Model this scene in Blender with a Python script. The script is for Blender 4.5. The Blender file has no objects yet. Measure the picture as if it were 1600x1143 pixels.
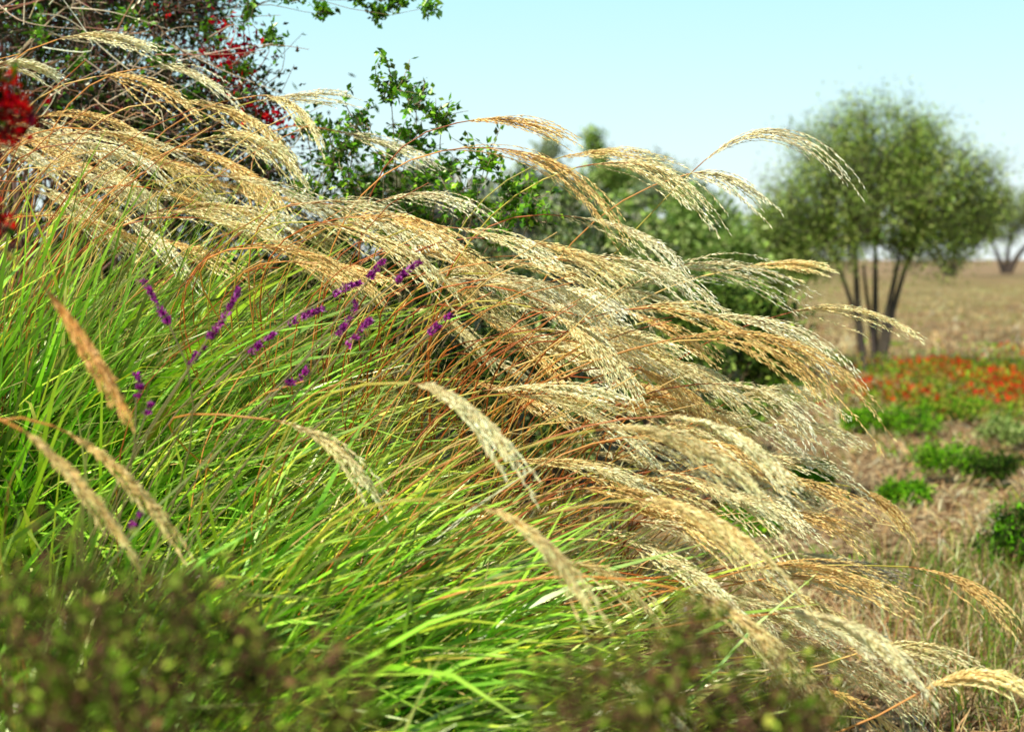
import bpy, math
import numpy as np
from mathutils import Vector
rng = np.random.default_rng(11)
FPX = 2222.0
CAM = np.array([0.0, 0.0, 1.5]); PITCH = math.atan(166.5 / FPX)
col = bpy.context.scene.collection
U = rng.uniform
vs = bpy.context.scene.view_settings
vs.view_transform = 'Standard'; vs.look = 'None'; vs.exposure = 0; vs.gamma = 1

def at(px, py, d):
    """world point seen at photo pixel (px,py) at depth d"""
    px = np.asarray(px, float); py = np.asarray(py, float); d = np.asarray(d, float)
    u = (px - 800) / FPX; v = -(py - 571.5) / FPX
    F = np.array([0, math.cos(PITCH), -math.sin(PITCH)]); Up = np.array([0, math.sin(PITCH), math.cos(PITCH)])
    R = np.array([1.0, 0, 0])
    return CAM + d[..., None] * (F + u[..., None] * R + v[..., None] * Up)

def norm(a):
    return a / np.maximum(np.linalg.norm(a, axis=-1, keepdims=True), 1e-9)

# ------------------------------------------------------------------ materials
def leafmat(name, trans=0.35, gloss=0.06, rough=0.35):
    m = bpy.data.materials.new(name); m.use_nodes = True
    nt = m.node_tree; nt.nodes.clear(); N = nt.nodes.new; L = nt.links.new
    out = N('ShaderNodeOutputMaterial'); at_ = N('ShaderNodeAttribute'); at_.attribute_name = 'tint'
    noi = N('ShaderNodeTexNoise'); noi.inputs['Scale'].default_value = 14; noi.inputs['Detail'].default_value = 1
    geo = N('ShaderNodeNewGeometry'); L(geo.outputs['Position'], noi.inputs['Vector'])
    mr = N('ShaderNodeMapRange'); mr.inputs[3].default_value = 0.7; mr.inputs[4].default_value = 1.35
    L(noi.outputs['Fac'], mr.inputs[0])
    mul = N('ShaderNodeVectorMath'); mul.operation = 'SCALE'
    L(at_.outputs['Color'], mul.inputs[0]); L(mr.outputs[0], mul.inputs['Scale'])
    d = N('ShaderNodeBsdfDiffuse'); L(mul.outputs[0], d.inputs['Color']); sh = d
    if trans > 0:
        t = N('ShaderNodeBsdfTranslucent'); L(mul.outputs[0], t.inputs['Color'])
        m1 = N('ShaderNodeMixShader'); m1.inputs[0].default_value = trans
        L(d.outputs[0], m1.inputs[1]); L(t.outputs[0], m1.inputs[2]); sh = m1
    if gloss > 0:
        g = N('ShaderNodeBsdfGlossy'); g.inputs['Roughness'].default_value = rough; g.inputs['Color'].default_value = (1, .98, .75, 1)
        m2 = N('ShaderNodeMixShader'); m2.inputs[0].default_value = gloss
        L(sh.outputs[0], m2.inputs[1]); L(g.outputs[0], m2.inputs[2]); sh = m2
    L(sh.outputs[0], out.inputs['Surface'])
    return m
M_BLADE = leafmat('grass_blade', .25, .08, .33)
M_PLUME = leafmat('dry_plume', .17, .07, .42)
M_STEM = leafmat('dry_stem', 0.0, .07, .4)
M_LEAF = leafmat('glossy_leaf', .3, .08, .35)
M_MATT = leafmat('matt_leaf', .28, 0)
M_BARK = leafmat('bark', 0, 0)
M_PETAL = leafmat('petal', .35, 0)
M_WOOD = leafmat('weathered_wood', 0, 0)

# ------------------------------------------------------------------ mesh tools
def build(name, parts, mat, parent=None, origin=(0, 0, 0)):
    Vs, Fs, Cs, o = [], [], [], 0
    for V, F, C in parts:
        Vs.append(V); Fs.append(F + o); Cs.append(C); o += len(V)
    V = np.concatenate(Vs) - np.asarray(origin); F = np.concatenate(Fs); C = np.concatenate(Cs)
    me = bpy.data.meshes.new(name); n, m = len(V), len(F)
    me.vertices.add(n); me.vertices.foreach_set('co', V.astype(np.float32).ravel())
    me.loops.add(4 * m); me.loops.foreach_set('vertex_index', F.astype(np.int32).ravel())
    me.polygons.add(m); me.polygons.foreach_set('loop_start', (np.arange(m) * 4).astype(np.int32))
    me.update(calc_edges=True)
    ca = me.color_attributes.new('tint', 'FLOAT_COLOR', 'POINT')
    ca.data.foreach_set('color', np.concatenate([np.clip(C, 0, .95), np.ones((n, 1))], 1).astype(np.float32).ravel())
    me.materials.append(mat)
    ob = bpy.data.objects.new(name, me); col.objects.link(ob)
    if parent is not None: ob.parent = parent
    else: ob.location = origin
    return ob

def ribbons(P, W, S, C):
    n, k, _ = P.shape
    if C.ndim == 2: C = np.repeat(C[:, None, :], k, 1)
    V = np.stack([P - S * W[..., None], P + S * W[..., None]], 2).reshape(-1, 3)
    i = np.arange(n * k * 2).reshape(n, k, 2)
    F = np.stack([i[:, :-1, 0], i[:, :-1, 1], i[:, 1:, 1], i[:, 1:, 0]], -1).reshape(-1, 4)
    return V, F, np.repeat(C[:, :, None, :], 2, 2).reshape(-1, 3)

def tubes(P, R, C, sides=4):
    n, k, _ = P.shape
    if C.ndim == 2: C = np.repeat(C[:, None, :], k, 1)
    T = norm(np.gradient(P, axis=1)); S = norm(np.cross(T, np.array([.13, 1, .07]))); N_ = np.cross(S, T)
    a = np.arange(sides) * 2 * math.pi / sides
    V = P[:, :, None, :] + R[:, :, None, None] * (np.cos(a)[:, None] * S[:, :, None, :] + np.sin(a)[:, None] * N_[:, :, None, :])
    i = np.arange(n * k * sides).reshape(n, k, sides); j = np.roll(i, -1, 2)
    F = np.stack([i[:, :-1], j[:, :-1], j[:, 1:], i[:, 1:]], -1).reshape(-1, 4)
    return V.reshape(-1, 3), F, np.repeat(C[:, :, None, :], sides, 2).reshape(-1, 3)

def diamonds(P, D, S, L, W, C):
    n = len(P); m = P + D * (L * .45)[:, None]
    V = np.stack([P, m + S * (W / 2)[:, None], P + D * L[:, None], m - S * (W / 2)[:, None]], 1).reshape(-1, 3)
    return V, np.arange(4 * n).reshape(n, 4), np.repeat(C, 4, 0)

def leaves(P, D, Nn, L, W, C):
    n = len(P); S = norm(np.cross(D, Nn)); Nn = np.cross(S, D)
    m = P + D * (L * .42)[:, None]
    V = np.stack([P, m + S * (W / 2)[:, None], P + D * L[:, None] - Nn * (L * .12)[:, None],
                  m - S * (W / 2)[:, None], m - Nn * (W * .22)[:, None]], 1).reshape(-1, 3)
    b = np.arange(n)[:, None] * 5
    F = np.concatenate([b + np.array([0, 4, 2, 1]), b + np.array([0, 3, 2, 4])])
    return V, F, np.repeat(C, 5, 0)

def bez(P0, P1, P2, P3, k):
    t = np.linspace(0, 1, k)[None, :, None]
    P0, P1, P2, P3 = [np.atleast_2d(p)[:, None, :] for p in (P0, P1, P2, P3)]
    return (1 - t) ** 3 * P0 + 3 * (1 - t) ** 2 * t * P1 + 3 * (1 - t) * t * t * P2 + t ** 3 * P3

def boxes(Cn, X, Y, Z, hx, hy, hz, C):
    n = len(Cn); V = []
    for sz in (-1, 1):
        for sx, sy in ((-1, -1), (1, -1), (1, 1), (-1, 1)):
            V.append(Cn + X * (sx * hx)[:, None] + Y * (sy * hy)[:, None] + Z * (sz * hz)[:, None])
    V = np.stack(V, 1).reshape(-1, 3); b = np.arange(n)[:, None] * 8
    F = np.concatenate([b + np.array(f) for f in ([3, 2, 1, 0], [4, 5, 6, 7], [0, 1, 5, 4], [1, 2, 6, 5], [2, 3, 7, 6], [3, 0, 4, 7])])
    return V, F, np.repeat(C, 8, 0)

def pick(cols, n, jit=.25, w=None):
    if w is not None: w = np.array(w, float) / np.sum(w)
    c = np.array(cols)[rng.choice(len(cols), n, p=w)]
    return c * np.exp(rng.normal(0, jit, (n, 1))) * (1 + rng.normal(0, .05, (n, 3)))

def rdir(n):
    return norm(rng.normal(0, 1, (n, 3)))

def tag(o, label, cat=None, group=None, kind=None):
    o['label'] = label
    if cat: o['category'] = cat
    if group: o['group'] = group
    if kind: o['kind'] = kind
    return o

def thing(name, label, cat, loc, group=None):
    o = bpy.data.objects.new(name, None); col.objects.link(o); o.location = [float(v) for v in loc]
    o.empty_display_size = .1
    return tag(o, label, cat, group)

# ------------------------------------------------------------------ camera, light
cam = bpy.data.cameras.new('camera'); co = bpy.data.objects.new('camera', cam); col.objects.link(co)
co.location = CAM; co.rotation_euler = (math.pi / 2 - PITCH, 0, 0)
cam.sensor_width = 36; cam.lens = 36 * FPX / 1600; cam.clip_end = 6000; cam.clip_start = .05
cam.dof.use_dof = True; cam.dof.focus_distance = 3.35; cam.dof.aperture_fstop = 3.1
bpy.context.scene.camera = co
SUN = norm(np.array([-.50, -.50, .78]))
w = bpy.data.worlds.new('World'); bpy.context.scene.world = w; w.use_nodes = True
nt = w.node_tree; bg = nt.nodes['Background']
sky = nt.nodes.new('ShaderNodeTexSky'); sky.sky_type = 'NISHITA'; sky.sun_disc = False
sky.sun_elevation = math.asin(SUN[2]); sky.sun_rotation = math.atan2(SUN[0], SUN[1]); sky.dust_density = 1.5
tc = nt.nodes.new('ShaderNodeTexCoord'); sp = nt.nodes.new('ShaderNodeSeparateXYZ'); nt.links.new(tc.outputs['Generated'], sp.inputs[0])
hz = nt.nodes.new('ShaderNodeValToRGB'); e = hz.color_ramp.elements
e[0].position = 0; e[0].color = (.92, 1, .98, 1); e[1].position = .62; e[1].color = (.045, .12, .22, 1)  # unseen upper sky made extra dark to cut the fill light
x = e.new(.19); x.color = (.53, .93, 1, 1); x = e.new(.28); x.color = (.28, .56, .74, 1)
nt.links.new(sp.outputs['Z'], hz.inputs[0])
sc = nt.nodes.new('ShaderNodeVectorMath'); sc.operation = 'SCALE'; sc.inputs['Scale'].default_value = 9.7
nt.links.new(hz.outputs[0], sc.inputs[0])
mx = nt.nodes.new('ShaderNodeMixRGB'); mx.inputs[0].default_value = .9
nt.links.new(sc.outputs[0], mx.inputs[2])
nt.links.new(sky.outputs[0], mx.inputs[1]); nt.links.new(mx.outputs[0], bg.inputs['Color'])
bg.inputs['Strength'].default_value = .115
sl = bpy.data.lights.new('sun', 'SUN'); sl.energy = 5.0; sl.angle = math.radians(.5); sl.color = (1, .96, .85)
so = bpy.data.objects.new('sun', sl); col.objects.link(so)
so.rotation_euler = Vector(SUN).to_track_quat('Z', 'Y').to_euler()

# ------------------------------------------------------------------ ground
def ground():
    ys = np.concatenate([np.linspace(-20, 30, 151), np.geomspace(31, 4000, 60)])
    xs = np.concatenate([-np.geomspace(3000, 26, 30), np.linspace(-25, 25, 151), np.geomspace(26, 3000, 30)])
    X, Y = np.meshgrid(xs, ys); near = np.exp(-(np.hypot(X, Y) / 60) ** 2)
    Z = (.02 * np.sin(X * 1.3 + Y * .7) + .02 * np.sin(Y * 1.9 - X * .5) + .014 * rng.normal(0, 1, X.shape)) * near - .03
    V = np.stack([X, Y, Z], -1).reshape(-1, 3); i = np.arange(X.size).reshape(X.shape)
    F = np.stack([i[:-1, :-1], i[:-1, 1:], i[1:, 1:], i[1:, :-1]], -1).reshape(-1, 4)
    m = bpy.data.materials.new('dry_soil'); m.use_nodes = True; nt = m.node_tree; N = nt.nodes.new; L = nt.links.new
    b = nt.nodes['Principled BSDF']; b.inputs['Roughness'].default_value = .95; b.inputs['Specular IOR Level'].default_value = .1
    geo = N('ShaderNodeNewGeometry')
    def noise(sc, det=6, vec=None):
        n = N('ShaderNodeTexNoise'); n.inputs['Scale'].default_value = sc; n.inputs['Detail'].default_value = det
        L(vec or geo.outputs['Position'], n.inputs['Vector']); return n
    def ramp(src, stops):
        r = N('ShaderNodeValToRGB'); L(src, r.inputs[0]); e = r.color_ramp.elements
        e[0].position, e[0].color = stops[0][0], (*stops[0][1], 1); e[1].position, e[1].color = stops[-1][0], (*stops[-1][1], 1)
        for p, c in stops[1:-1]:
            x = e.new(p); x.color = (*c, 1)
        return r
    fine = ramp(noise(16, 10).outputs['Fac'], [(.38, (.05, .022, .012)), (.46, (.26, .14, .065)), (.54, (.50, .34, .17)), (.66, (.76, .58, .32))])
    mp = N('ShaderNodeMapping'); mp.inputs['Scale'].default_value = (.25, .9, 1); L(geo.outputs['Position'], mp.inputs['Vector'])
    far = ramp(noise(.6, 14, mp.outputs[0]).outputs['Fac'], [(.36, (.12, .07, .03)), (.45, (.30, .18, .075)), (.53, (.54, .38, .17)), (.59, (.20, .27, .04)), (.68, (.52, .38, .17))])
    sep = N('ShaderNodeSeparateXYZ'); L(geo.outputs['Position'], sep.inputs[0])
    mr = N('ShaderNodeMapRange'); mr.inputs[1].default_value = 12; mr.inputs[2].default_value = 45; mr.inputs[4].default_value = .85; L(sep.outputs['Y'], mr.inputs[0])
    mm = N('ShaderNodeMixRGB'); L(mr.outputs[0], mm.inputs[0]); L(fine.outputs[0], mm.inputs[1]); L(far.outputs[0], mm.inputs[2])
    gm = ramp(noise(.9, 6).outputs['Fac'], [(.56, (0, 0, 0)), (.70, (.6, .6, .6))])
    m3 = N('ShaderNodeMixRGB'); L(gm.outputs[0], m3.inputs[0]); L(mm.outputs[0], m3.inputs[1]); m3.inputs[2].default_value = (.16, .24, .03, 1)
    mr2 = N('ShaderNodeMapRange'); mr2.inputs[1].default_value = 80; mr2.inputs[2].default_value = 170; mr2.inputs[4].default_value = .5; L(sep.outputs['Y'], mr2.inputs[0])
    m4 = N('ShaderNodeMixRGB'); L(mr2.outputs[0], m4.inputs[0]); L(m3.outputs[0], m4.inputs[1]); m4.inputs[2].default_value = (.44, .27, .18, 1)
    L(m4.outputs[0], b.inputs['Base Color'])
    bu = N('ShaderNodeBump'); bu.inputs['Strength'].default_value = 1.0; bu.inputs['Distance'].default_value = .07
    L(noise(18, 9).outputs['Fac'], bu.inputs['Height']); L(bu.outputs[0], b.inputs['Normal'])
    o = build('ground', [(V, F, np.ones((len(V), 3)) * .3)], m)
    tag(o, 'dry brown and straw coloured field stretching to the horizon', 'ground', kind='structure')
ground()

def tuftfield(name, label, cat, n, xy, L, tilt, w, cols, mat, jit=.3, weights=None, wmax=4):
    n = len(xy)
    ph = U(0, 6.283, n); th = np.abs(tilt[0] + rng.normal(0, tilt[1], n)); Ln = U(L[0], L[1], n)
    D0 = np.stack([np.sin(th * .6) * np.cos(ph), np.sin(th * .6) * np.sin(ph), np.cos(th * .6)], 1)
    D1 = np.stack([np.sin(th * 1.3) * np.cos(ph), np.sin(th * 1.3) * np.sin(ph), np.cos(th * 1.3)], 1)
    P0 = np.concatenate([xy, np.zeros((n, 1)) - .02], 1); P1 = P0 + D0 * (Ln / 2)[:, None]; P2 = P1 + D1 * (Ln / 2)[:, None]
    P2[:, 2] = np.maximum(P2[:, 2], .002)
    P = np.stack([P0, P1, P2], 1); S = norm(np.cross(D0, rdir(n)))[:, None, :].repeat(3, 1)
    W = np.ones((n, 3)) * w * U(.6, 1.3, (n, 1)); W[:, 2] *= .25
    W *= (xy[:, 1] / 6).clip(1, wmax)[:, None]
    o = build(name, [ribbons(P, W, S, pick(cols, n, jit, weights))], mat)
    return tag(o, label, cat, kind='stuff')

n = 56000
yy = np.exp(U(math.log(3.6), math.log(80), n)); xx = U(-.05, .5, n) * yy + U(-.6, .6, n)
pm = np.sin(xx * 2.9 + yy * .9) + np.sin(yy * 2.7 - xx * 1.1) + rng.normal(0, 1.1, n) > -.7
xx = xx[pm]; yy = yy[pm]
tuftfield('straw_litter', 'dry straw and dead stalks littering the open ground', 'straw', n, np.stack([xx, yy], 1),
          (.05, .20), (1.2, .35), .0026, [(.92, .70, .38), (.66, .42, .19), (.22, .10, .045), (.20, .30, .03)], M_MATT, weights=[.42, .32, .18, .08])
n = 8000
yy = U(4.3, 7.2, n); xx = U(.30, .62, n) * yy + rng.normal(0, .15, n) - .1 * (yy - 5)
tuftfield('short_grass', 'thin green and straw grass at lower right beneath the plumes', 'grass', n, np.stack([xx, yy], 1),
          (.06, .24), (.45, .3), .0018, [(.14, .32, .012), (.28, .42, .03), (.76, .54, .24), (.02, .05, .008), (.26, .11, .04)], M_BLADE, weights=[.28, .16, .20, .20, .16])
n = 22000
yy = U(6.5, 26, n); xx = U(.13, .5, n) * yy; k = np.sin(xx * 3.7 + 2) + np.sin(yy * 2.9 + xx * .6) + rng.normal(0, .25, n) > 1.25
tuftfield('ground_cover', 'low patchy green weeds across the middle of the field', 'weeds', n, np.stack([xx[k], yy[k]], 1),
          (.04, .12), (.7, .35), .0038, [(.16, .42, .015), (.32, .56, .03), (.05, .14, .012)], M_BLADE)
n = 20000
yy = U(12.8, 18.8, n); xx = U(.262, .55, n) * yy + rng.normal(0, .3, n)
h = U(.03, .34, n) * (.7 + .4 * np.sin(xx * 2.2 + yy))
P = np.stack([xx, yy, h], 1)
leafp = diamonds(P, norm(rdir(n) + [0, 0, .8]), rdir(n), U(.04, .10, n), U(.014, .034, n), pick([(.18, .38, .02), (.40, .52, .05), (.06, .14, .012), (.46, .28, .08)], n))
n2 = 6500; xs_ = xx[:n2]; ys_ = yy[:n2]; hh = .12 + U(0, .24, n2) * (.7 + .4 * np.sin(xs_ * 2.2 + ys_))
mask = np.sin(xs_ * 3.7 + 1) + np.sin(ys_ * 3.1 - xs_) + rng.normal(0, 1.0, n2) > .95
P2 = np.stack([xs_, ys_, hh], 1)[mask]; n2 = len(P2)
fl = [diamonds(P2 + rng.normal(0, .012, (n2, 3)), norm(rdir(n2) + [0, -.3, .4]), rdir(n2), U(.04, .08, n2), U(.028, .055, n2),
               pick([(.94, .07, .012), (.88, .03, .018), (.95, .15, .02), (.55, .04, .03)], n2)) for _ in range(2)]
o = build('red_flowers', [leafp] + fl, M_PETAL); tag(o, 'bed of orange red flowers beside the foot of the olive tree', 'flowers', kind='stuff')

# ------------------------------------------------------------------ shrubs and trees
def ell(c, r, n, low=-.5, inner=.55):
    d = rdir(n * 4); d = d[d[:, 2] > low][:n]
    return np.asarray(c) + d * np.asarray(r) * U(inner, 1, (len(d), 1))

def bush(name, label, cat, base, targets, rad, nleaf, L, W, cols, weights=None, bcol=(.16, .11, .07), br=.012, spread=.08,
         twigs=7, group=None, names=('branches', 'foliage'), matt=M_MATT, simple=False, jit=.3, up=.3, trunks=None, scatter=.02, twr=.0022, curl=.25, wob=.045):
    base = np.asarray(base, float); t = thing(name, label, cat, base, group)
    targets = np.asarray(targets, float); m = len(targets); rad = np.broadcast_to(np.asarray(rad, float), (m,))
    B = np.tile(base, (m, 1)) + rng.normal(0, spread, (m, 3)) * [1, 1, 0]
    dist = np.linalg.norm(targets - B, axis=1)[:, None]
    if trunks is not None:
        T = np.asarray(trunks, float); k = np.argmin(((targets[:, None] - T[None]) ** 2).sum(-1) + rng.uniform(0, .25, (m, len(T))), 1)
        B2 = T[k]; dist = np.linalg.norm(targets - B2, axis=1)[:, None]
        prt = [tubes(bez(B2, B2 + np.array([0, 0, .35]) * dist + rng.normal(0, .05, (m, 3)) * dist, targets - norm(targets - B2) * dist * .3 + rng.normal(0, .08, (m, 3)) * dist, targets, 7),
                     np.linspace(br * .42, br * .12, 7)[None].repeat(m, 0), pick([bcol], m, .15))]
        q = len(T); ang = np.linspace(0, 6.283, q, endpoint=False)
        Bt = base + np.stack([np.clip((T[:, 0] - base[0]) * .25, -spread, spread), np.sin(ang) * spread, np.zeros(q)], 1)
        hh_ = np.linalg.norm(T - Bt, axis=1)[:, None]
        Pt = bez(Bt, Bt + (T - Bt) * [.1, .1, .4] + rng.normal(0, wob, (q, 3)) * hh_, T - (T - Bt) * [.3, .3, .3] + rng.normal(0, wob, (q, 3)) * hh_, T, 14)
        prt.append(tubes(Pt, np.linspace(br * 1.1, br * .5, 14)[None].repeat(q, 0) * U(.7, 1.25, (q, 1)), pick([bcol], q, .15), 7))
    else:
        prt = [tubes(bez(B, B + np.array([0, 0, .45]) * dist, targets - norm(targets - B) * dist * .2 + rng.normal(0, .05, (m, 3)), targets, 9),
                     np.linspace(br, br * .25, 9)[None].repeat(m, 0) * U(.6, 1.1, (m, 1)), pick([bcol], m, .2))]
    q = m * twigs; TT = targets.repeat(twigs, 0); rr = rad.repeat(twigs)
    out = norm(rdir(q) + norm(TT - base - [0, 0, .3]) * up + [0, 0, up * .4])
    S0 = TT - out * (rr * .3)[:, None] + rng.normal(0, .1, (q, 3)) * rr[:, None]
    E0 = TT + out * (rr * U(.5, 1.25, q))[:, None]
    mid = (S0 + E0) / 2 + rng.normal(0, curl, (q, 3)) * rr[:, None]
    Pw = bez(S0, mid, mid, E0, 6)
    prt.append(tubes(Pw, np.linspace(twr, twr * .4, 6)[None].repeat(q, 0), pick([bcol], q, .3), 3))
    build(names[0], prt, M_BARK, t, base)
    if nleaf:
        wi = rng.integers(0, q, nleaf); s = U(0.05, 1, nleaf) * 4.99; i0 = s.astype(int); f = (s - i0)[:, None]
        P = Pw[wi, i0] * (1 - f) + Pw[wi, i0 + 1] * f; Dw = norm(Pw[wi, i0 + 1] - Pw[wi, i0])
        P = P + rng.normal(0, 1, (nleaf, 3)) * scatter
        D = norm(Dw * .7 + rdir(nleaf)); Nn = norm(rdir(nleaf) * .8 + [0, 0, 1.0])
        C = pick(cols, nleaf, jit, weights)
        Ln = U(*L, nleaf); Wd = U(*W, nleaf)
        g = diamonds(P, D, norm(np.cross(D, Nn)), Ln, Wd, C) if simple else leaves(P, D, Nn, Ln, Wd, C)
        build(names[1], [g], matt, t, base)
    return t, base, Pw

DARK = [(.014, .024, .006), (.025, .060, .008), (.13, .010, .026), (.12, .33, .015), (.12, .06, .02)]
tg = np.concatenate([at(U(-160, 350, 80), U(-180, 250, 80), U(4.8, 5.9, 80)), at(U(60, 430, 24), U(110, 280, 24), U(4.7, 5.1, 24)), at(U(-50, 310, 20), U(-60, 40, 20), U(4.7, 5.1, 20))])
dk, dkb, dkw = bush('flowering_shrub', 'tall dark tangled shrub with red blossoms and pale bare twigs at upper left', 'shrub', (-1.9, 5.4, 0), tg, .24, 28000,
     (.016, .036), (.009, .021), DARK, [.36, .24, .16, .18, .06], bcol=(.22, .14, .10), twigs=13, spread=.25, matt=M_LEAF, scatter=.03, twr=.0022, br=.010)
q = 120; A = at(U(-60, 350, q), U(-20, 280, q), U(4.4, 4.9, q)); E = A + np.stack([U(.05, .36, q), U(-.1, .1, q), U(-.2, .2, q)], 1)
mid = (A + E) / 2 + rng.normal(0, .07, (q, 3))
build('pale_twigs', [tubes(bez(A, mid, mid, E, 8), np.linspace(.0022, .0008, 8)[None].repeat(q, 0), pick([(.70, .5, .32), (.40, .2, .12), (.8, .66, .45)], q))], M_BARK, dk, dkb)
def redcluster(px, py, d, r, n, parent, base, cols=((.42, .008, .020), (.24, .004, .016), (.58, .02, .02))):
    c = at(px, py, d); P = c + rng.normal(0, r, (n, 3)) * [1.3, 1, 1]; s = r / .03
    build('blossom_cluster', [leaves(P, rdir(n), norm(rdir(n) + SUN), U(.020, .036, n) * min(1, s), U(.013, .024, n) * min(1, s), pick(cols, n, .35))], M_PETAL, parent, base)
for px, py, r, n in ((380, 70, .026, 44), (350, 95, .028, 44), (345, 40, .022, 30), (425, 190, .026, 44), (400, 170, .022, 34),
                     (440, 180, .018, 22), (370, 130, .022, 26), (255, 20, .016, 14)):
    redcluster(px, py, 4.6, r, n, dk, dkb)

IVY = [(.08, .24, .008), (.16, .42, .012), (.34, .62, .03), (.02, .07, .006)]
cs = [(610, 140, 34), (650, 160, 28), (690, 190, 28), (560, 200, 36), (520, 250, 45), (600, 250, 50), (690, 270, 45), (760, 250, 40), (800, 310, 45), (540, 235, 40),
      (740, 330, 45), (630, 330, 55), (690, 350, 50), (600, 370, 55), (560, 300, 50), (830, 340, 35), (780, 365, 40), (480, 205, 32), (640, 220, 34), (720, 300, 45), (660, 300, 45), (480, 300, 50), (820, 290, 30)]
cs = np.array(cs, float)
bush('leafy_shrub', 'bright green small leaved shrub rising behind the middle of the plumes', 'shrub', (-.55, 4.9, 0),
     at(cs[:, 0], cs[:, 1], U(4.1, 4.6, len(cs))), cs[:, 2] / FPX * 4.6 * 1.3, 3300, (.016, .030), (.012, .022), IVY, [.27, .32, .25, .16],
     bcol=(.34, .25, .15), twigs=10, br=.005, matt=M_LEAF, scatter=.008, spread=.1)
cs = np.array([(500, 22, 26), (560, 0, 30), (620, 6, 28), (668, 12, 18), (595, 22, 18), (450, -10, 46), (425, 60, 26), (390, 10, 46), (330, 50, 40), (260, 90, 40), (380, 110, 26), (200, 30, 40), (120, 110, 30), (300, 150, 35), (60, 50, 40)], float)
bush('climbing_vine', 'green leaved vine arching over the top of the dark shrub', 'vine', (-1.35, 5.0, 0),
     at(cs[:, 0], cs[:, 1], U(4.5, 4.7, len(cs))), cs[:, 2] / FPX * 4.5, 1150, (.016, .031), (.012, .022), IVY, [.4, .3, .15, .15], bcol=(.2, .15, .09),
     twigs=6, br=.0045, matt=M_LEAF, scatter=.008, trunks=[at(380, 40, 4.75), at(330, 20, 4.8), at(210, 120, 4.8)], names=('stems', 'foliage'))

def fence():
    d = norm(np.array([.2295, 1, 0.])); s = np.array([-d[1], d[0], 0.]); z = np.array([0, 0, 1.])
    y0 = 7.2; p0 = np.array([-2.2535 + .2295 * y0, y0, 0])
    t = thing('wooden_fence', 'weathered grey stake fence running back behind the shrubs', 'fence', p0)
    for k in range(11):
        a = p0 + d * 2.4 * k; nn = 34; u = np.linspace(.06, 2.34, nn)
        h = U(1.86, 2.06, nn); c = a + d * u[:, None] + s * rng.normal(0, .006, nn)[:, None] + z * (h / 2)[:, None]
        one = np.ones(nn); X = norm(d + z * rng.normal(0, .01, (nn, 1))); Z = norm(z + d * rng.normal(0, .012, (nn, 1)))
        build('paling_panel', [boxes(c, X, np.tile(s, (nn, 1)), Z, one * .032, one * .012, h / 2, pick([(.30, .29, .20), (.20, .19, .13), (.38, .36, .26)], nn))], M_WOOD, t, p0)
        for hz in (.4, 1.75):
            cc = (a + d * 1.2 + z * hz - s * .045)[None]
            build('rail', [boxes(cc, d[None], s[None], z[None], np.array([1.14]), np.array([.02]), np.array([.045]), pick([(.22, .2, .15)], 1))], M_WOOD, t, p0)
        cc = (a + z * .96 - s * .03)[None]
        build('post', [boxes(cc, d[None], s[None], z[None], np.array([.05]), np.array([.05]), np.array([.98]), pick([(.25, .22, .17)], 1))], M_WOOD, t, p0)
fence()

def shrub(px, pyt, wpx, d, label, cols, n, L=.07, weights=None, name='garden_shrub', group=None, low=-.3, tg_n=26, **kw):
    top = at(px, pyt, d)[2]; x = at(px, 405, d)[0]; y = at(px, 405, d)[1]; r = wpx / 2 / FPX * d
    return bush(name, label, 'tree' if 'tree' in name else 'shrub', (x, y, 0), ell((x, y, top * .5), (r * .85, r * .7, top * .45), tg_n, low), r * .35, n, (L * .6, L * 1.2), (L * .35, L * .6), cols, weights,
         simple=True, twigs=8, scatter=r * .08, spread=r * .2, br=.015, up=.6, **kw)
G1 = [(.26, .40, .08), (.40, .54, .14), (.13, .22, .04), (.50, .60, .22)]
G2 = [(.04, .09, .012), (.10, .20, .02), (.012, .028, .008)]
G3 = [(.30, .37, .20), (.42, .48, .29), (.20, .25, .13)]
G4 = [(.22, .32, .07), (.36, .47, .12), (.10, .15, .03), (.42, .44, .22)]
shrub(1085, 292, 240, 17, 'pale green rounded shrub leaning against the far end of the fence', G1, 9000, .09)
shrub(980, 280, 240, 13, 'mid green shrub against the fence left of the pale rounded one', G1 + G4, 9000, .08)
shrub(1190, 325, 170, 21, 'dull green bush just left of the olive crown', G4 + G1, 7000, .10)
shrub(1120, 438, 300, 8.6, 'broad green shrub with light green top behind the plumes', [(.08, .15, .03), (.22, .36, .05), (.38, .52, .10), (.02, .04, .01)], 12000, .05)
shrub(880, 250, 230, 9.2, 'leafy sunlit shrub half hidden behind the upper plumes', G4 + G3, 15000, .045, tg_n=34)
shrub(740, 232, 230, 8.0, 'grey green leafy bush at the near end of the fence beside the bright green shrub', G4 + G3, 12000, .04)
shrub(590, 185, 250, 6.7, 'bush behind the bright green shrub, just right of the tangled one', G2 + G4, 15000, .04, tg_n=34)
shrub(1010, 360, 180, 10.5, 'small shrub between the fence and the broad shrub', G4, 6000, .05)
shrub(820, 430, 260, 6.4, 'low green shrub showing through the middle of the straw stems', G1 + G2, 8000, .035)
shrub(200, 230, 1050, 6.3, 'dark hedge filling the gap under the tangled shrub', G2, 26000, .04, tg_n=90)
shrub(935, 195, 130, 40, 'round treetop showing above the fence', G1, 6000, .2, name='garden_tree')
shrub(850, 215, 170, 36, 'greyish green treetop above the fence left of the round one', G3, 8000, .2, name='garden_tree')
shrub(1020, 236, 170, 44, 'low pale treetop right of the round one above the fence', G3, 8000, .2, name='garden_tree')

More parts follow.
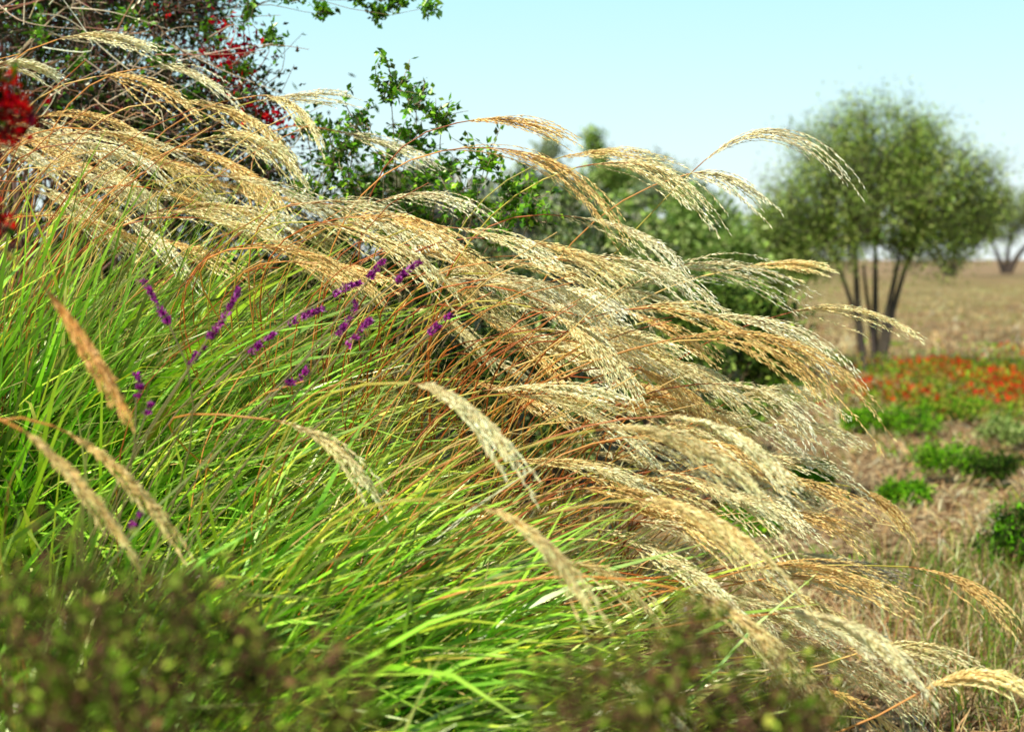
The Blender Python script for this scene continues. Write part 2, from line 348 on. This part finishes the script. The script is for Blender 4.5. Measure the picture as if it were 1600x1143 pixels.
# olive tree
ob = at(1365, 580, 19.0); ob[2] = 0
tops = np.array([at(1300, 385, 19), at(1335, 375, 18.7), at(1368, 385, 19.2), at(1405, 395, 19.0), at(1432, 365, 19.3), at(1350, 415, 19.4)])
cc = at(1378, 285, 19)
tg = np.concatenate([ell(cc, (1.46, 1.2, 1.08), 230, -.98, .1), ell(at(1350, 225, 19), (.9, .8, .5), 22, -1), ell(at(1225, 345, 18.8), (.42, .5, .5), 40, -1), ell(at(1535, 315, 19), (.32, .4, .65), 24, -1),
     ell(at(1268, 392, 18.8), (.6, .4, .32), 34, -1), ell(at(1455, 385, 19), (.6, .4, .30), 26, -1), ell(at(1370, 368, 19), (.8, .5, .26), 30, -1)])
bush('olive_tree', 'rounded olive tree with several dark trunks standing in the field', 'tree', ob, tg, .34, 54000, (.036, .078), (.014, .027),
     [(.28, .42, .06), (.44, .58, .12), (.10, .17, .03), (.62, .72, .22)], [.3, .32, .2, .18], bcol=(.085, .067, .055), br=.048, twigs=6, trunks=tops,
     names=('trunk', 'crown'), simple=True, spread=.10, scatter=.12, twr=.005, up=.4, wob=.035)
def fartree(px, pyb, d, crowns, label, n):
    b = at(px, pyb, d); b[2] = 0
    tg = np.concatenate([ell(at(x, y, d), (rx / FPX * d, rx / FPX * d, ry / FPX * d), k, -1, .2) for x, y, rx, ry, k in crowns])
    tp = np.array([at(px + o, pyb - 45, d) for o in (-22, 6, 40)])
    bush('field_tree', label, 'tree', b, tg, 1.2, n, (.3, .6), (.10, .22), [(.28, .35, .13), (.40, .46, .2), (.16, .20, .08)], bcol=(.07, .055, .045), br=.3,
         twigs=6, trunks=tp, names=('trunk', 'crown'), simple=True, spread=.2, scatter=.4, twr=.06, up=.6)
fartree(1485, 431, 125, [(1535, 340, 60, 42, 30), (1490, 350, 40, 40, 10)], 'distant leaning tree seen just right of the olive trunks', 4600)
fartree(1572, 424, 150, [(1605, 335, 55, 50, 24), (1565, 360, 30, 20, 8)], 'distant tree at the right edge of the field', 3600)

LOW = [(.15, .44, .012), (.30, .64, .025), (.04, .12, .010)]
for px, pyb, wd, hp, lab, cl in (
    (1425, 680, 105, 44, 'low bright green clump below the red flowers, nearest the olive trunk', LOW),
    (1352, 672, 80, 34, 'small green clump left of the bright clump under the red flowers', LOW),
    (1568, 695, 85, 50, 'pale green clump at the right edge under the red flowers', G1),
    (1482, 738, 120, 46, 'wide green clump in the middle of the bare ground', LOW),
    (1412, 782, 80, 30, 'flat little green tuft alone on straw covered ground', LOW),
    (1262, 760, 85, 42, 'green clump just beyond the plume tips', LOW),
    (1175, 830, 120, 50, 'green clump showing through the lower plumes', LOW),
    (1600, 885, 150, 100, 'dark green low bush cut off by the right edge', G2 + LOW[:1]),
    (1560, 745, 95, 36, 'dark leaves standing in for the cast shadow right of the wide green clump', G2),  # dark leaves drawn where the wide clump's shadow falls
    (1490, 650, 90, 30, 'low green clump at the near edge of the red flowers', LOW),
    (1200, 640, 110, 50, 'leafy green clump under the edge of the broad shrub', LOW)):
    d = 1.5 * FPX / (pyb - 405.); b = at(px, pyb, d); r = wd / 2 / FPX * d; h = hp / FPX * d
    bush('low_clump', lab, 'ground plant', (b[0], b[1], 0), ell((b[0], b[1], h * .35), (r * .9, r * .9, h * .6), 22, -.1), r * .34, 2400, (.02, .05), (.008, .018), cl,
         simple=True, twigs=6, br=.004, scatter=.024, spread=r * .2, twr=.002, up=.5)

# ------------------------------------------------------------------ ornamental grass
GREEN = [(.11, .47, .004), (.30, .80, .006), (.64, .94, .015), (.018, .12, .004), (.88, .86, .22), (.40, .22, .05)]
def blades(n, c, R, Lr, th0, th1, bias, wind, wpix=.0071, cols=GREEN, weights=(.27, .31, .22, .15, .04, .01), k=9):
    a = U(0, 6.283, n); r = np.sqrt(U(0, 1, n)) ; B = np.stack([c[0] + r * np.cos(a) * R[0], c[1] + r * np.sin(a) * R[1], np.zeros(n)], 1)
    ph = rng.normal(0, bias, n); L = U(*Lr, n)
    t0 = np.abs(rng.normal(th0, .15, n)); t1 = rng.normal(th1, .45, n)
    s = np.linspace(0, 1, k)[None]; th = t0[:, None] + (t1 - t0)[:, None] * s ** 1.7
    D = np.stack([np.sin(th) * np.cos(ph)[:, None], np.sin(th) * np.sin(ph)[:, None], np.cos(th)], -1)
    P = B[:, None, :] + np.concatenate([np.zeros((n, 1, 3)), np.cumsum((D[:, 1:] + D[:, :-1]) / 2, 1)], 1) * (L / (k - 1))[:, None, None]
    P[..., 0] += wind * s ** 2 * L[:, None]; P += np.cumsum(rng.normal(0, .006, P.shape), 1) * .6
    P[..., 2] = np.maximum(P[..., 2], .01)
    T = norm(np.gradient(P, axis=1)); tw = rng.normal(0, .5, n)
    S = norm(np.cross(T, np.array([0, 0, 1.]) + 1e-3)); Nn = np.cross(S, T)
    ang = (tw[:, None] + rng.normal(0, .5, n)[:, None] * s)[..., None]
    S = np.cos(ang) * S + np.sin(ang) * Nn
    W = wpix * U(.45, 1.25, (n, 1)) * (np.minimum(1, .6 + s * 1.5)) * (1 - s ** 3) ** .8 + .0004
    C = pick(cols, n, .32, list(weights))[:, None, :] * (.03 + 1.08 * np.clip(s * 1.1, 0, 1) ** 1.9)[..., None]  # blade colour darkens towards the root: shade inside the clump painted in
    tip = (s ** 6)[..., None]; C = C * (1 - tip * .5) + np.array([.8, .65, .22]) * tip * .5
    return ribbons(P, W, S, C)

def plume(S, Q, T, L, dens, tone, spreadf=1.0):
    """feathery seed head: racemes trailing along a curved axis"""
    nr = int(rng.integers(14, 20) * dens); ks = 12
    def axis(u):
        u = u[..., None]; return (1 - u) ** 2 * S + 2 * u * (1 - u) * Q + u * u * T
    st = np.sort(U(0, .46, nr)); ln = U(.42, .66, nr) * (1.05 - st * .35)
    t = np.linspace(0, 1, ks)[None]; u = st[:, None] + t * ln[:, None]
    P = axis(u); ax = norm(T - S)
    off = norm(np.cross(rdir(nr), ax)) * [1, .8, 1] + [0, 0, -.35]
    amp = np.abs(rng.normal(.038, .032, nr)) * L * spreadf
    P = P + off[:, None, :] * (amp[:, None] * (t ** .75 * 1.3 - .25 * t ** 3))[..., None]
    P += np.sin(t * 5 + U(0, 6, (nr, 1)))[..., None] * rng.normal(0, .0015, (nr, 1, 3)); P[..., 2] -= (t ** 2.5) * .04 * L
    Cr = np.array(tone) * U(.7, 1.1, (nr, 1))
    parts = [tubes(P, np.ones((nr, ks)) * .00055, Cr * [.9, .75, .55], 3)]
    ua = np.linspace(0, .5, 8)[None]
    parts.append(tubes(axis(ua), np.linspace(.0014, .0008, 8)[None], np.array([[.46, .16, .04]]), 4))
    ns = 42; m = nr * ns; s = np.tile(np.linspace(.04, 1, ns), nr) * (ks - 1.01); i0 = s.astype(int); f = (s - i0)[:, None]; ri = np.arange(nr).repeat(ns)
    p = P[ri, i0] * (1 - f) + P[ri, i0 + 1] * f; D = norm(P[ri, i0 + 1] - P[ri, i0])
    p = p + D * rng.normal(0, .002, (m, 1))
    side = norm(np.cross(D, rdir(m))); d = norm(D + side * U(.10, .50, (m, 1)) + [0, 0, -.05])
    tt = (s / ks)[:, None]
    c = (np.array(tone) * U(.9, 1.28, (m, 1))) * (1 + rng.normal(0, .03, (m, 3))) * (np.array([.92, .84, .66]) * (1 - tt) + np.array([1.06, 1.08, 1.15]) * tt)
    nn = norm(rdir(m) * .42 + [-.40, -.52, .75])
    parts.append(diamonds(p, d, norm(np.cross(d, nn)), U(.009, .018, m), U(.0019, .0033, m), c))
    return parts

TAN = [(.95, .79, .40), (.95, .83, .47), (.95, .73, .32), (.94, .64, .24), (.95, .86, .55)]
STEMC = [(.50, .12, .02), (.66, .26, .05), (.32, .07, .015), (.80, .50, .15), (.46, .38, .05)]
def stem_curve(root, S, tan, k=20):
    B = np.array([root['_c'][0] + rng.normal(0, .16), root['_c'][1] + rng.normal(0, .16), 0.]); dist = np.linalg.norm(S - B)
    return bez(B, B + np.array([.18, 0, .38]) * dist + rng.normal(0, .03, 3), S - tan * dist * .30 + rng.normal(0, .012, 3), S, k)
def add_stem(root, base, sx, sy, mx_, my, tx, ty, d, dens=1.0, tone=None, dd=0.0, thick=1.0, spreadf=1.0):
    S = at(sx, sy, d); M = at(mx_, my, d + dd * .5); T = at(tx, ty, d + dd)
    Q = 2 * M - (S + T) / 2; L = np.linalg.norm(M - S) + np.linalg.norm(T - M)
    P = stem_curve(root, S, norm(Q - S))
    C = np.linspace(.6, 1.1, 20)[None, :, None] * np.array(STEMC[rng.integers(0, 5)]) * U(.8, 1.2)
    st = build('flower_stem', [tubes(P, np.linspace(.0029, .0017, 20)[None] * thick, C, 5)], M_STEM, root['_o'], root['_b'])
    tone = TAN[rng.integers(0, len(TAN))] if tone is None else tone
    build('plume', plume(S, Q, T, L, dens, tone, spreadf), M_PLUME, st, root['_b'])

def clump(label, c):
    o = thing('ornamental_grass', label, 'grass plant', (c[0], c[1], 0), 'plumed grass plants')
    return {'_o': o, '_c': c, '_b': np.array([c[0], c[1], 0.])}

A = clump('front plumed grass plant with bright green blades in the lower middle', (-.72, 2.85))
B = clump('tall rear plumed grass plant at far left under the dark shrub', (-1.55, 3.9))
Cc = clump('middle plumed grass plant whose plumes reach the olive tree', (-.55, 3.85))
D = clump('nearest plumed grass plant with blurred plumes at lower left', (-.85, 2.05))
E = clump('straw coloured plumed grass plant furthest right', (.0, 4.35))

def foliage(root, spec):
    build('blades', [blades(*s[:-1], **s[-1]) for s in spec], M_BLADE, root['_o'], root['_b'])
    root['_o'].children[-1]['kind'] = 'stuff'
foliage(A, [(2400, (-.78, 2.72), (.36, .35), (.85, 1.38), .22, 1.6, .9, .05, {}), (2200, (-.48, 2.6), (.44, .3), (.6, 1.15), .3, 1.7, 1.1, .06, {})])
foliage(B, [(2200, (-1.55, 3.8), (.5, .45), (1.3, 1.95), .18, 1.3, 1.0, .05, dict(weights=(.32, .26, .14, .24, .03, .01))), (1000, (-1.25, 3.3), (.35, .35), (1.1, 1.6), .2, 1.4, .9, .06, {})])
foliage(Cc, [(1300, (-.85, 3.5), (.35, .35), (.9, 1.4), .2, 1.4, 1.0, .05, {})])
foliage(D, [(1100, (-.85, 2.05), (.35, .25), (.75, 1.15), .2, 1.5, 1.2, .05, dict(weights=(.32, .26, .14, .25, .02, .01)))])
foliage(E, [(400, (-.05, 4.35), (.35, .3), (.5, .9), .25, 1.6, 1.4, .08, dict(weights=(.12, .12, .15, .05, .36, .20)))])
ST = [(.86, .62, .27), (.70, .42, .15), (.92, .76, .40), (.44, .18, .06)]
for r, nn, c, R, Lr in ((A, 80, (-.6, 2.8), (.3, .3), (.8, 1.3)), (Cc, 200, (-.5, 3.8), (.4, .4), (.9, 1.5)), (E, 200, (0, 4.35), (.4, .35), (.7, 1.2)), (B, 200, (-1.3, 3.8), (.5, .4), (1.4, 1.9))):
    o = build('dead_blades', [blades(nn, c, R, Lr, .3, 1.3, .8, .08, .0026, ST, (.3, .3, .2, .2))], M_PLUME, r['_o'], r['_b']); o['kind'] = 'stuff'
def culms(root, n, a, b, sc, dr):
    Pl, Cl = [], []
    for _ in range(n):
        s = U(0, 1); x = a[0] + (b[0] - a[0]) * s + rng.normal(0, sc); y = a[1] + (b[1] - a[1]) * s + rng.normal(0, sc)
        S = at(x, y, U(*dr)); th = math.radians(rng.normal(24, 9)); Pl.append(stem_curve(root, S, np.array([math.cos(th), 0, math.sin(th)]), 16)[0])
        Cl.append(np.array(STEMC[rng.integers(0, 4)]) * U(.8, 1.2))
    o = build('bare_culms', [tubes(np.array(Pl), np.linspace(.0022, .0010, 16)[None].repeat(n, 0), np.array(Cl), 4)], M_STEM, root['_o'], root['_b']); o['kind'] = 'stuff'
culms(A, 30, (420, 560), (1050, 850), 70, (2.6, 2.9)); culms(Cc, 34, (400, 330), (1050, 560), 60, (2.9, 3.4)); culms(B, 45, (-50, 160), (420, 300), 70, (3.2, 3.8)); culms(E, 22, (800, 520), (1200, 760), 60, (3.2, 3.7))

H = [  # root, start, crest, tip, depth
 (Cc, 1080, 270, 1215, 203, 1342, 275, 3.5), (Cc, 715, 192, 820, 190, 922, 226, 3.5), (Cc, 900, 262, 1035, 268, 1140, 360, 3.45), (Cc, 690, 236, 860, 252, 985, 365, 3.4),
 (Cc, 1075, 272, 1140, 278, 1215, 326, 3.55), (Cc, 850, 335, 1000, 365, 1085, 440, 3.5), (Cc, 980, 450, 1120, 408, 1285, 445, 3.6), (E, 1235, 488, 1350, 484, 1465, 528, 3.7),
 (Cc, 1020, 500, 1205, 505, 1350, 600, 3.3), (Cc, 1050, 530, 1230, 535, 1380, 640, 3.1), (A, 640, 598, 735, 640, 840, 755, 2.25), (A, 930, 672, 1080, 690, 1210, 790, 2.35),
 (A, 740, 788, 850, 845, 945, 970, 2.05), (A, 990, 780, 1120, 812, 1255, 930, 2.35), (A, 1215, 958, 1345, 985, 1465, 1095, 2.4), (A, 1060, 920, 1180, 980, 1290, 1100, 2.35),
 (D, 62, 440, 135, 535, 212, 662, 1.95), (D, 35, 672, 120, 745, 222, 872, 1.9), (D, 82, 665, 195, 738, 295, 855, 2.1), (E, 1200, 878, 1330, 880, 1445, 895, 3.6),
 (E, 1420, 885, 1520, 915, 1605, 985, 3.2), (A, 1430, 1085, 1530, 1050, 1620, 1075, 2.6), (E, 1160, 740, 1290, 765, 1425, 835, 3.7), (E, 1190, 662, 1275, 662, 1362, 692, 3.8),
 (E, 1130, 632, 1230, 608, 1325, 640, 3.8), (Cc, 420, 655, 525, 700, 605, 805, 2.5), (B, 400, 150, 465, 168, 508, 235, 3.9), (B, 250, 160, 395, 188, 480, 285, 3.8),
 (B, 300, 235, 390, 275, 435, 350, 3.8), (B, 90, 62, 180, 55, 285, 78, 3.9), (B, 130, 235, 200, 278, 262, 335, 3.7), (B, 400, 158, 490, 146, 562, 143, 3.9),
 (B, 40, 285, 110, 315, 185, 375, 3.6), (Cc, 880, 245, 970, 235, 1070, 245, 3.9), (Cc, 1150, 420, 1240, 410, 1310, 415, 3.9), (Cc, 1120, 530, 1230, 560, 1310, 640, 3.3),
 (Cc, 500, 200, 600, 222, 690, 250, 4.0), (B, -30, 110, 40, 98, 110, 125, 3.7),
 (E, 1330, 760, 1390, 790, 1440, 850, 3.9), (Cc, 1140, 720, 1260, 720, 1370, 770, 3.4), (A, 900, 1040, 1000, 1075, 1090, 1150, 2.3),
 (Cc, 760, 410, 900, 430, 1010, 510, 3.3), (Cc, 900, 400, 1040, 420, 1140, 490, 3.4), (E, 940, 560, 1080, 580, 1190, 660, 3.5),
 (E, 1180, 800, 1290, 810, 1390, 860, 3.5), (A, 1340, 1020, 1450, 1010, 1560, 1060, 2.9),
 (Cc, 1090, 600, 1210, 620, 1290, 700, 3.3), (A, 1040, 650, 1150, 680, 1250, 770, 2.6),
 (B, 150, 120, 240, 130, 330, 185, 3.8), (B, 230, 105, 310, 118, 380, 170, 3.9), (B, 330, 205, 410, 222, 480, 285, 3.8),
 (A, 860, 880, 960, 900, 1060, 1000, 2.5),
]
for h in H:
    near = h[7] < 2.7; left = h[0] is D; tone = None
    if near: tone = TAN[(0, 1, 2)[rng.integers(0, 3)]]
    if left: tone = (.92, .66, .25)
    if h[1] == 62: tone = (.88, .46, .12)
    if h[1] in (1200,): tone = (.52, .42, .28)
    add_stem(h[0], None, *h[1:8], dens=1.15 if left else 1.7 if near else 1.5, tone=tone, dd=U(-.08, .08), spreadf=.65 if left else 1.0 if near else 1.15)

def fill(root, n, a, b, sc, dr, ang, ln=(175, 265), dens=1.0, tones=None):
    for i in range(n):
        s = (i + U(0, 1)) / n; x = a[0] + (b[0] - a[0]) * s; y = a[1] + (b[1] - a[1]) * s
        o = U(-1.6, 1.6) * sc; x += o * .35; y += o
        d = U(*dr); L = U(*ln) * 3.4 / d; th = math.radians(rng.normal(ang, 10))
        tx = x + L * math.cos(th); ty = y + L * math.sin(th)
        mx_ = (x + tx) / 2 + L * .06 * math.sin(th) + 4; my = (y + ty) / 2 - L * U(.03, .13)
        add_stem(root, None, x, y, mx_, my, tx, ty, d, dens, None if tones is None else tones[rng.integers(0, len(tones))], U(-.12, .12))
fill(B, 34, (-60, 235), (380, 320), 60, (3.5, 4.2), 20, dens=1.0)
fill(Cc, 28, (330, 320), (980, 530), 62, (3.1, 3.9), 19, dens=1.1)
fill(Cc, 13, (730, 390), (1070, 560), 52, (3.0, 3.7), 17, dens=1.15)
fill(E, 27, (620, 490), (1100, 690), 72, (3.5, 4.4), 17, dens=1.1)
fill(E, 13, (940, 620), (1180, 860), 58, (3.3, 4.1), 15, dens=1.1)
fill(A, 12, (740, 610), (1040, 800), 60, (2.9, 3.3), 21, dens=1.15)
fill(A, 11, (900, 790), (1150, 940), 58, (2.8, 3.3), 21, dens=1.15)
fill(A, 6, (1130, 920), (1300, 1030), 45, (2.7, 3.2), 20, dens=1.15)

# ------------------------------------------------------------------ purple sage
sb = np.array([-.95, 2.75, 0.]); sg = thing('purple_sage', 'purple flowered sage with slender spikes poking through the green grass', 'flowering plant', sb)
SP = [(264, 506, 224, 440, 2.5), (324, 530, 372, 452, 2.5), (574, 440, 604, 402, 2.65), (618, 440, 658, 408, 2.65), (522, 528, 556, 474, 2.6), (540, 545, 580, 500, 2.6),
      (385, 558, 430, 520, 2.7), (450, 508, 505, 482, 2.7), (670, 522, 705, 492, 2.7), (213, 624, 212, 584, 2.4), (228, 648, 236, 622, 2.4), (203, 832, 222, 800, 2.1),
      (446, 600, 480, 574, 2.6), (520, 462, 565, 442, 2.7), (290, 582, 318, 542, 2.6)]
for x0, y0, x1, y1, d in SP:
    a = at(x0, y0, d); b = at(x1, y1, d); dist = np.linalg.norm(a - sb); dr = norm(b - a); b0 = sb + [rng.normal(0, .06), rng.normal(0, .06), 0]
    bend = np.cross(dr, [0, 1, 0]) * rng.normal(0, .006)
    ax = bez(a, a + (b - a) * .3 + bend, a + (b - a) * .7 + bend, b, 9)
    st = build('flower_stem', [tubes(np.concatenate([bez(b0, b0 + np.array([0, 0, .5]) * dist, a - dr * .25 * dist, a, 14), ax[:, 1:]], 1),
               np.linspace(.0025, .0010, 22)[None], np.array([[.20, .16, .06]]), 5)], M_STEM, sg, sb)
    L = np.linalg.norm(b - a); nw = max(5, int(L / .0055)); wh = np.sort(U(0, 1, nw)); sz = U(.4, 1.2, nw)
    k_ = rng.integers(0, nw, int(60 + 2800 * L)); s = np.clip(wh[k_] + rng.normal(0, .04, len(k_)), 0, 1); m = len(k_)
    side = norm(np.cross(rdir(m), dr)); rr = .0038 * (1.2 - s * .9) * sz[k_]
    f = s * 7.99; i0 = f.astype(int); f = (f - i0)[:, None]
    p = ax[0][i0] * (1 - f) + ax[0][i0 + 1] * f + side * (rr * U(.1, 1, m))[:, None] + rng.normal(0, .0008, (m, 3))
    build('flower_spike', [leaves(p, norm(side + dr * .9), rdir(m), U(.004, .010, m), U(.003, .0055, m), pick([(.42, .02, .30), (.58, .05, .45), (.14, .01, .14), (.68, .18, .58)], m, .35))], M_PETAL, st, sb)

rb = np.array([-.98, 1.9, 0.]); cs = [(2, 172, .020), (16, 200, .015), (-14, 150, .024), (34, 180, .010), (4, 356, .012), (-15, 350, .016), (2, 130, .012), (6, 218, .010), (-20, 185, .02)]
rs, rbb, _ = bush('red_blossom_shrub', 'blurred scarlet blossoms on a sprig entering at the left edge', 'shrub', rb, [at(x, y, 1.9) for x, y, r in cs], .03, 60, (.015, .03), (.008, .016), DARK,
               bcol=(.12, .07, .05), twigs=4, br=.003, scatter=.006, spread=.03)
for x, y, r in cs: redcluster(x, y, 1.9, r * .8, int(24 + r * 1800), rs, rbb, ((.74, .005, .010), (.30, .003, .008), (.86, .018, .012)))

FG = [(.07, .13, .010), (.15, .25, .018), (.02, .028, .008), (.28, .15, .06), (.38, .50, .06)]
def fgshrub(x0, x1, y1, dr, m, base, label, n, edge):
    px = U(x0, x1, m); py = edge(px) + (y1 - edge(px)) * U(0, 1, m) ** .7
    bush('small_leaved_shrub', label, 'shrub', base, at(px, py, U(*dr, m)), .06, n, (.007, .015), (.004, .009), FG, [.32, .28, .15, .13, .12],
         bcol=(.20, .10, .06), twigs=8, br=.0015, scatter=.009, spread=.12, twr=.0011, up=.8, curl=.4)
fgshrub(-80, 560, 1230, (1.15, 1.5), 70, (-.3, 1.3, 0), 'out of focus dark small leaved shrub at the bottom left', 5600, lambda x: 885 + np.abs(x - 120) * .32 + rng.normal(0, 18, len(x)))
fgshrub(850, 1280, 1230, (1.25, 1.55), 42, (.15, 1.4, 0), 'out of focus dark small leaved shrub at the bottom centre', 3100, lambda x: 985 + np.abs(x - 1100) * .3 + rng.normal(0, 18, len(x)))
